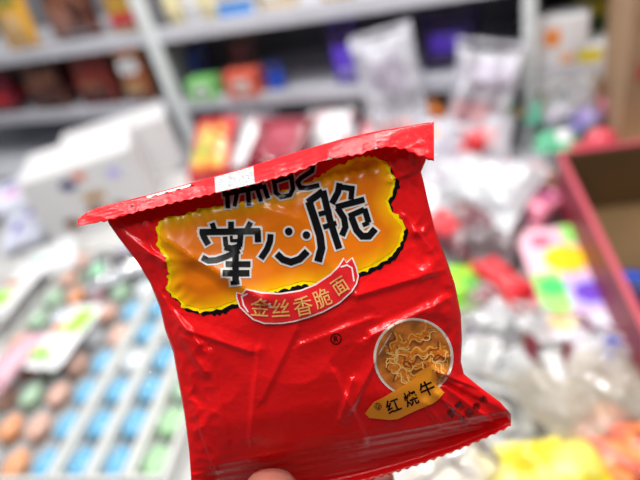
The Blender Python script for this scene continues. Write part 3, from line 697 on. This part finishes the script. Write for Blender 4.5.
def glyphs(name, items, m, lift, bold=0.0, parent=PK, hf=hgt):
    """typeset characters: (char, u, v, size, tilt degrees, squeeze)"""
    allv = []; allf = []
    for ch, u0, v0, size, ang, sx in items:
        cu = bpy.data.curves.new('glyph', 'FONT'); cu.body = ch; cu.size = 1; cu.align_x = 'CENTER'; cu.align_y = 'CENTER'; cu.offset = bold; cu.resolution_u = 3
        o = bpy.data.objects.new('glyph', cu); COL.objects.link(o)
        dg = bpy.context.evaluated_depsgraph_get(); me = o.evaluated_get(dg).to_mesh()
        bm = bmesh.new(); bm.from_mesh(me); bmesh.ops.triangulate(bm, faces=bm.faces)
        long_ = [e for e in bm.edges if e.calc_length() > .3]
        if long_: bmesh.ops.subdivide_edges(bm, edges=long_, cuts=2); bmesh.ops.triangulate(bm, faces=bm.faces)
        xs = [v.co.x for v in bm.verts]; ys = [v.co.y for v in bm.verts]
        cx, cy = ((min(xs) + max(xs)) / 2, (min(ys) + max(ys)) / 2) if xs else (0, 0)
        a = math.radians(ang); k = len(allv)
        for v in bm.verts:
            x = (v.co.x - cx) * size * sx; y = (v.co.y - cy) * size
            u = u0 + x * math.cos(a) - y * math.sin(a); vv = v0 - (x * math.sin(a) + y * math.cos(a))
            allv.append(loc3(u, vv, hf(u, vv) + lift))
        allf += [tuple(v.index + k for v in f.verts) for f in bm.faces]
        bm.free(); o.evaluated_get(dg).to_mesh_clear(); bpy.data.objects.remove(o); bpy.data.curves.remove(cu)
    me = bpy.data.meshes.new(name); me.from_pydata([tuple(v) for v in allv], [], allf); me.materials.append(m)
    o = bpy.data.objects.new(name, me); COL.objects.link(o); o.parent = parent; fix(o)
    for p in me.polygons: p.use_smooth = True
    return o

ink = mat('black_ink', (.004, .004, .005), .25, spec=.12); outl = mat('pale_grey_ink', (.60, .56, .53), .25, spec=.25)
whitei = mat('white_ink', (.85, .72, .70), .35, coat=.2); goldi = mat('gold_ink', (.62, .36, .10), .35, metal=.3); redi = mat('red_ink_bright', (.72, .01, .015), .26, coat=.4)
rj = random.Random(3)
def jag(pl, amp, step=2.6, ox=0, oy=0):
    out = []
    for a in range(len(pl)):
        p, q = pl[a], pl[(a + 1) % len(pl)]; d = math.hypot(q[0] - p[0], q[1] - p[1]); c = max(1, int(d / step))
        nx, ny = (q[1] - p[1]) / d, -(q[0] - p[0]) / d
        for z in range(c):
            k = rj.uniform(-.6, 1) * amp * (1 if z % 2 else -.4)
            out.append((p[0] + (q[0] - p[0]) * z / c + nx * k + ox, p[1] + (q[1] - p[1]) * z / c + ny * k + oy))
    return out
SPL = [(160, 220), (168, 217), (181, 216), (190, 212), (201, 209), (220, 206), (250, 200), (285, 190), (308, 182), (320, 176), (330, 170), (337, 166), (347, 163), (354, 159), (366, 157), (377, 157), (385, 161),
       (391, 170), (396, 181), (393, 192), (388, 201), (391, 209), (399, 218), (405, 226), (403, 237), (400, 246), (394, 254), (384, 261), (374, 267), (362, 272), (340, 279), (318, 286), (304, 284), (292, 287), (280, 290), (262, 296), (245, 300), (235, 304), (219, 310), (203, 312), (184, 308), (175, 298), (166, 290), (169, 274), (166, 258), (158, 247), (156, 230)]
drape('black_shadow_print', [jag(SPL, 2.2, 2.6, 3.2, 3.4)], ink, .35)
drape('yellow_edge_print', [jag(SPL, 2.4)], mat('yellow_ink', (.95, .68, .0), .22, spec=.25), .7)
cxs, cys = 282, 232
def shrink(pl, d):
    out = []; n = len(pl)
    for i in range(n):
        a, b = Vector(pl[i - 1]), Vector(pl[(i + 1) % n]); t_ = (b - a).normalized(); nn = Vector((-t_.y, t_.x)); p = Vector(pl[i]); out.append(tuple(p + nn * d))
    return out
segs = [(Vector(SPL[i]), Vector(SPL[(i + 1) % len(SPL)])) for i in range(len(SPL))]
def edge_d(x, y):
    p = Vector((x, y)); return min((geometry.intersect_point_line(p, a, b)[0] - p).length if 0 <= geometry.intersect_point_line(p, a, b)[1] <= 1 else min((a - p).length, (b - p).length) for a, b in segs)
def orange_print(x, y):
    k = min(1, max(0, (edge_d(x, y) - 2) / 16)); k = k ** .7
    c0 = Vector((.93, .46, .0)); c1 = Vector((.66, .15, .002)); c = c0 * (1 - k) + c1 * k; return tuple(c)
om = mat('orange_panel_ink', (.85, .3, .01), .22, spec=.25)
nt = om.node_tree; ca = nt.nodes.new('ShaderNodeVertexColor'); ca.layer_name = 'print'; nt.links.new(ca.outputs['Color'], nt.nodes['Principled BSDF'].inputs['Base Color'])
drape('orange_panel_print', [jag(shrink(SPL, 3.2), 1.0)], om, 1.0, colour=orange_print)

ZHANG = [(6, [(200, 232), (229, 231.5), (259.5, 231)]), (6, [(202, 231), (204, 237), (208, 244)]), (6, [(257.5, 230), (258, 241.5)]),
         (5, [(212, 223.5), (214.5, 230)]), (5.5, [(231, 222), (231, 231)]), (5, [(250.5, 222.5), (246.5, 230)]),
         (4.5, [(225, 237), (226, 246)]), (5.5, [(240.5, 235), (239.5, 246)]), (3, [(231, 240.5), (237, 240.5)]), (2.6, [(231.3, 236), (231.3, 241)]), (6, [(225, 247), (232, 248.5), (240, 246)]),
         (5.5, [(202.5, 257.5), (208, 260.5), (216, 260), (226, 256.5), (239, 250.5)]), (5.5, [(226, 264), (250, 264)]), (6, [(223, 273), (249, 273)]), (6.2, [(235.5, 248), (235.5, 282)]), (4, [(231, 283), (239, 282)])]
XIN = [(5.8, [(270.5, 234.5), (270, 241), (267, 249), (261, 258)]), (6.5, [(277, 254), (283, 259.5), (291, 262), (299.5, 259), (307, 251.5)]), (7.4, [(288.7, 231.4)]), (7.4, [(306.4, 235)])]
CUI = [(6.5, [(322.5, 191.5), (308, 202)]), (7.5, [(309, 202), (314, 217), (320, 236), (321.5, 248), (318, 261)]), (6.5, [(323, 191), (326, 204), (330, 220), (335, 236), (339, 248)]),
       (4.6, [(319, 214), (331, 211)]), (4.8, [(323.5, 227), (336, 223)]),
       (6, [(339.5, 183.5), (338, 192), (332, 203)]), (5.2, [(341, 187), (352, 188.5), (351, 199)]), (5.6, [(336, 207), (364, 199.5)]), (6, [(337.5, 208), (344, 218), (345.5, 227), (342, 235)]),
       (5.2, [(349, 216), (364, 209.5)]), (5.6, [(364.5, 209), (368.5, 222)]), (4, [(368.5, 222.5), (363, 225)]), (6.4, [(351.5, 217), (356.5, 230), (362, 236), (369, 236), (375, 229)])]
for nm, st in (('printed_character', ZHANG), ('printed_character', XIN), ('printed_character', CUI)):
    ol = strokes('character_outline', st, outl, 1.3, 2.2)
    strokes(nm, st, ink, 1.8, .12)
BR = [(4.6, [(227, 190), (228, 208)]), (6, [(223, 194), (262, 186)]), (4, [(237, 193), (234.5, 206)]), (4.6, [(248, 190), (249, 205)]), (4.4, [(257, 188), (261, 201)]), (4.4, [(263.5, 185), (268, 198)]),
      (4.2, [(274, 181), (276, 193), (281, 197), (290, 195), (293, 189), (291.5, 177)]), (5, [(272.5, 182), (293, 175.5)]),
      (4.6, [(313, 166), (312, 171), (301, 178), (297.5, 182), (300, 187.5), (307, 188), (319, 185)])]
strokes('brand_outline', BR, outl, 1.35, 1.9); strokes('brand_lettering', BR, ink, 1.85)
drape('brand_red_square', [[(282, 185), (287, 184), (287.5, 188), (282.5, 189)]], redi, 1.9)
# ribbon banner
BAN = [(236, 292), (242, 293.5), (246, 288.5), (262, 292), (280, 293), (300, 290), (315, 284), (330, 274), (338, 266), (343.5, 257.5), (346.5, 262), (352.5, 257), (357, 267), (359, 276), (357, 284), (352, 292), (340, 303), (324, 312), (308, 318), (294, 322), (281, 324), (264, 324), (253, 320), (246, 314), (239, 307), (236, 298)]
drape('banner_border', [BAN], whitei, 2.1)
drape('banner_print', [shrink(BAN, 1.5)], redi, 2.4)
strokes('banner_highlight', [(1.5, [(247, 294), (241.5, 296.5), (243.5, 305), (248, 312)])], whitei, 2.7)
strokes('banner_highlight', [(1.5, [(341, 267), (347, 265), (352, 268), (354, 281)])], whitei, 2.7)
GT = [('金', 260, 307, 20, -4, 1.0), ('丝', 280.5, 308, 20, 3, 1.0), ('香', 303, 306, 21, 12, .95), ('脆', 322, 298, 20, 22, .9), ('面', 340, 286, 19, 33, .85)]
glyphs('banner_lettering', GT, mat('bright_gold_ink', (.75, .42, .12), .3), 3.6, .003)
# registered mark
ring = [(336 + 5.2 * math.cos(a * math.tau / 20), 339 + 5.2 * math.sin(a * math.tau / 20)) for a in range(21)]
strokes('registered_mark', [(1.1, ring[:11]), (1.1, ring[10:])], ink, .5); glyphs('registered_letter', [('R', 336, 339, 8, 8, 1)], ink, .55, .02)
# noodle picture
ell = lambda rx, ry, c=(413.5, 357.5): [(c[0] + rx * math.cos(a * math.tau / 48), c[1] + ry * math.sin(a * math.tau / 48)) for a in range(48)]
drape('bowl_rim_print', [ell(40, 39.5)], mat('bowl_white_ink', (.8, .74, .66), .35, coat=.3), .5)
drape('bowl_picture_print', [ell(37.3, 37.2)], mat('noodle_base_ink', (.6, .18, .02), .4, var=.4, vscale=260), .8)
nr = random.Random(11); groups = {0: [], 1: [], 2: []}
for k in range(26):
    a = nr.uniform(0, math.tau); q = math.sqrt(nr.random()) * 31; x0_ = 413.5 + q * math.cos(a); y0_ = 350 + q * math.sin(a) * .9
    th0 = nr.choice((.2, .5, -.6, 1.1, -.1, 2.2)) + nr.uniform(-.3, .3); ph = nr.uniform(0, 6)
    for w_ in range(4):
        x = x0_ - 2.5 * w_ * math.sin(th0); y = y0_ + 2.5 * w_ * math.cos(th0); pl = []
        for z in range(18):
            if math.hypot(x - 413.5, y - 357.5) > 35: break
            pl.append((x, y)); th_ = th0 + .95 * math.sin(z * .62 + ph); x += 1.7 * math.cos(th_); y += 1.7 * math.sin(th_)
        if len(pl) > 4: groups[0 if w_ in (0, 2) else (1 if w_ == 1 else 2)].append((nr.uniform(1.3, 1.9) if w_ < 3 else 1.2, pl))
strokes('noodle_strands_print', groups[0], mat('noodle_light_ink', (.92, .42, .06), .35), 1.1)
strokes('noodle_strands_print', groups[1], mat('noodle_orange_ink', (.8, .2, .01), .35), 1.3)
strokes('noodle_strands_print', groups[2][:11], mat('noodle_dark_ink', (.3, .05, .01), .35, coat=.3), 1.5)
strokes('noodle_strands_print', groups[2][11:], mat('noodle_pale_ink', (.95, .6, .2), .35), 1.6)
ARW = [(365, 413.6), (369, 408), (374, 402), (385, 396.5), (400, 387.5), (414.7, 378.4), (419, 371.5), (428, 367), (433.5, 364), (436.8, 369), (436.6, 384.7), (444.4, 392.5), (438, 400), (433, 403.5), (415, 411), (398, 419), (389.7, 420), (369.4, 418)]
drape('flavour_tag_print', [ARW], mat('tag_orange_ink', (.92, .33, .02), .28, spec=.3), 2.2)
HONG = [('红', 393, 405.5, 15, 22, 1), ('烧', 410.8, 398.5, 16, 22, .9), ('牛', 427, 388.5, 16, 24, 1)]
glyphs('flavour_lettering', HONG, ink, 2.6, .018)
strokes('flavour_seal', [(7.5, [(378, 406.5)])], mat('seal_brown_ink', (.14, .03, .01), .35), 2.6)
glyphs('flavour_seal_mark', [('的', 378, 406.5, 7, 15, 1)], mat('tag_orange_ink', (0, 0, 0)), 2.9)
NOTE = [('图', 452, 413, 8.5, 42, 1), ('案', 459.5, 405.5, 8.5, 42, 1), ('仅', 463.5, 419.5, 8, 42, 1), ('供', 469, 413.5, 8.5, 42, 1), ('参', 476.5, 406.5, 8.5, 42, 1), ('考', 483.5, 399.5, 8, 42, 1)]
glyphs('small_lettering', NOTE, mat('faded_ink', (.06, .0, .0), .3, coat=.4), .7, .02)

# top seal folded forward: fold line above, cut zigzag edge below, standing off the front
TOPL = [(78, 219), (88, 211.5), (100, 207.5), (150, 195), (200, 181), (253, 166), (300, 151.5), (340, 140), (375, 132), (405, 127), (434, 122)]
LOWL = [(78, 226), (90, 224), (106, 221), (140, 211.5), (170, 204), (200, 197), (225, 191), (260, 183), (285, 176), (302, 170.5), (316, 164), (328, 158.5), (345, 157), (362, 154.5), (375, 148.5), (390, 147), (405, 150), (420, 157), (434, 161)]
def yl(pl, u):
    for a in range(len(pl) - 1):
        if u <= pl[a + 1][0]: q = (u - pl[a][0]) / (pl[a + 1][0] - pl[a][0]); return pl[a][1] + (pl[a + 1][1] - pl[a][1]) * q
    return pl[-1][1]
def flap_h(u, v):
    a, b = yl(TOPL, u), yl(LOWL, u); q = max(0, min(1, (v - a) / max(1, b - a)))
    e = 7.5 + 11 * sstep(85, 200, u) + 6 * math.sin((u - 100) * .011) 
    wv = .5 * math.sin(u * .09) + .35 * math.sin(u * .31 + 2 * math.sin(u * .04)) + 1.4 * (1 - abs(noise.noise(Vector((u * .03, v * .06, 9)))) * 2.5)
    return 5 + e * (q ** .85) + wv * q * .9 + .12 * math.sin(q * 24)
NF, MF = 240, 14; vs = []; fs = []
for sd in (0, 1):
    for i in range(NF + 1):
        u = 78 + 356 * i / NF; a, b = yl(TOPL, u), yl(LOWL, u)
        zg = 2.0 * (abs((u * .21) % 2 - 1) - .5) + rj.uniform(-.25, .25)
        b += zg if 100 < u < 430 else 0
        for j in range(MF + 1):
            v = a + (b - a) * j / MF; vs.append(loc3(u, v, flap_h(u, v) - sd * 1.1))
ks = (NF + 1) * (MF + 1)
for i in range(NF):
    for j in range(MF):
        a = i * (MF + 1) + j; q = (a, a + 1, a + MF + 2, a + MF + 1); fs.append(q); fs.append(tuple(x + ks for x in q[::-1]))
    for a in (i * (MF + 1), i * (MF + 1) + MF): fs.append((a, a + MF + 1, ks + a + MF + 1, ks + a))
for j in range(MF):
    for a in (j, NF * (MF + 1) + j): fs.append((a, a + 1, ks + a + 1, ks + a))
mesh('top_seal', vs, fs, mat('seal_red_film', (.86, .012, .018), .25, spec=.22, bump=.12, bscale=500), PK)
# fold-over strip that joins the seal to the body behind it
vs = []; fs = []
for i in range(61):
    u = 92 + 338 * i / 60; a = yl(TOPL, u)
    for dv, dh in ((0.2, 5.3), (-.6, 3.5), (-.4, 1.5), (1.5, -.6), (6, -.9)): vs.append(loc3(u, a + dv, dh))
for i in range(60):
    for j in range(4): k = i * 5 + j; fs.append((k, k + 1, k + 6, k + 5))
mesh('seal_fold', vs, fs, redfilm, PK)
# white band on the seal, flap-drape
def band(x0, x1, name, m, lift, f0=0.0, f1=1.0):
    n = max(2, int((x1 - x0) / 1.5)); vs = []; fs = []
    for i in range(n + 1):
        for j in range(13):
            u = x0 + (x1 - x0) * i / n; uu = u + 4 * (j / 12 - .5) * .3; a, b = yl(TOPL, uu), yl(LOWL, uu)
            q = f0 + (f1 - f0) * j / 12; v = a + .3 + (b - a - .9) * q; vs.append(loc3(uu, v, flap_h(uu, v) + lift))
    for i in range(n):
        for j in range(12): k = i * 13 + j; fs.append((k, k + 1, k + 14, k + 13))
    o = mesh(name, vs, fs, m, PK); fix(o); return o
silver = mat('silver_band_ink', (.5, .5, .5), .35, var=.5, vscale=1600)
band(215, 254, 'silver_band_print', silver, .35)
band(147, 191, 'white_cut_strip', whitei, .3, 0.0, .16)
strokes('black_cut_lettering', [(1.2, [(152, 196.5), (157, 195)]), (1.2, [(165, 193), (168, 192)]), (1.2, [(176, 190), (180, 188.8)]), (1.2, [(190, 186.2), (194, 185)]), (2, [(131, 206), (133.5, 205.5)])], ink, .5, hf=flap_h)

# ================================================================== the hand that holds it
def skin_tree(name, pts, edges, m, root=0, sub=2):
    me = bpy.data.meshes.new(name); me.from_pydata([tuple(p[0]) for p in pts], edges, [])
    o = bpy.data.objects.new(name, me); COL.objects.link(o)
    sk = o.modifiers.new('skin', 'SKIN'); sk.use_smooth_shade = True
    for k, p in enumerate(pts):
        r_ = p[1]; me.skin_vertices[0].data[k].radius = (r_, r_) if not isinstance(r_, tuple) else r_
        me.skin_vertices[0].data[k].use_root = (k == root)
    ss = o.modifiers.new('sub', 'SUBSURF'); ss.levels = sub; ss.render_levels = sub
    dg = bpy.context.evaluated_depsgraph_get(); ev = bpy.data.meshes.new_from_object(o.evaluated_get(dg))
    bpy.data.objects.remove(o); ev.name = name; ev.materials.clear(); ev.materials.append(m)
    o = bpy.data.objects.new(name, ev); COL.objects.link(o)
    for p in ev.polygons: p.use_smooth = True
    return o
skin = mat('skin', (.32, .10, .07), .5, bump=.1, bscale=300, var=.06, vscale=60)
skin.node_tree.nodes['Principled BSDF'].inputs['Subsurface Weight'].default_value = .15
skin.node_tree.nodes['Principled BSDF'].inputs['Subsurface Radius'].default_value = (.006, .002, .001)
def q3(u, v, mm): return loc3(u, v, mm / 1000 / S)
hp = hgt(272, 470) * S * 1000
tz = hp + 10.5
HP = [(q3(310, 690, -22), .023), (q3(325, 770, -12), .024), (q3(345, 850, 6), .021)]      # palm centre, palm heel, wrist
ED = [(0, 1), (1, 2)]
HP.append((q3(390, 1010, 50), .026)); ED.append((2, 3)); HP.append((q3(480, 1420, 190), .036)); ED.append((3, 4))
# thumb leaves the side of the palm near its base
k = len(HP)
for p in ((q3(290, 745, 0), .015), (q3(276, 640, tz + 3), .0125), (q3(272, 560, tz + 3), .0110), (q3(271, 503, tz + 1.2), .0106), (q3(271, 468, tz + .4), .0112)): HP.append(p)
ED += [(1, k), (k, k + 1), (k + 1, k + 2), (k + 2, k + 3), (k + 3, k + 4)]
# four fingers behind the packet, rooted in the palm
for f_, (du, r_, tipv) in enumerate(((225, .0086, 452), (280, .009, 430), (333, .0087, 440), (380, .0076, 470))):
    k = len(HP); base = 285 + f_ * 24
    for (u, v, z, rr) in ((base + (f_ - 1) * 6, 625, -30, 1.15), (du + (base - du) * .35, 560, -36, 1.08), (du + (base - du) * .12, 505, -34, 1.0), (du, tipv + 10, -27, .92), (du, tipv, -25, .75)):
        HP.append((q3(u, v, z), r_ * rr))
    ED += [(0, k)] + [(k + z, k + z + 1) for z in range(4)]
hand = skin_tree('hand', HP, ED, skin)
hand.matrix_world = PK.matrix_world
tag(hand, 'bare hand pinching the red packet from below, thumb tip in front', 'hand')
nv = []; nf = []
for i in range(13):
    for j in range(13):
        a = (i / 12 - .5) * 1.5; y = j / 12
        wd = .0078 * (1 - .12 * (2 * y - 1) ** 2) * (1 if y > .2 else .82 + y)
        cen = q3(271, 474 + 30 * y, tz + .3 + 1.0 * y); rr = (.0092 + .0016 * y)
        nv.append(cen + Vector((wd * math.sin(a) / math.sin(.75), 0, rr * math.cos(a) + .0004 - (1 - y) ** 4 * .0022)))
for i in range(12):
    for j in range(12): k = i * 13 + j; nf.append((k, k + 1, k + 14, k + 13))
nl = mesh('thumbnail', nv, nf, mat('nail', (.36, .13, .10), .4), hand); fix(nl)
sol = nl.modifiers.new('thick', 'SOLIDIFY'); sol.thickness = .0006
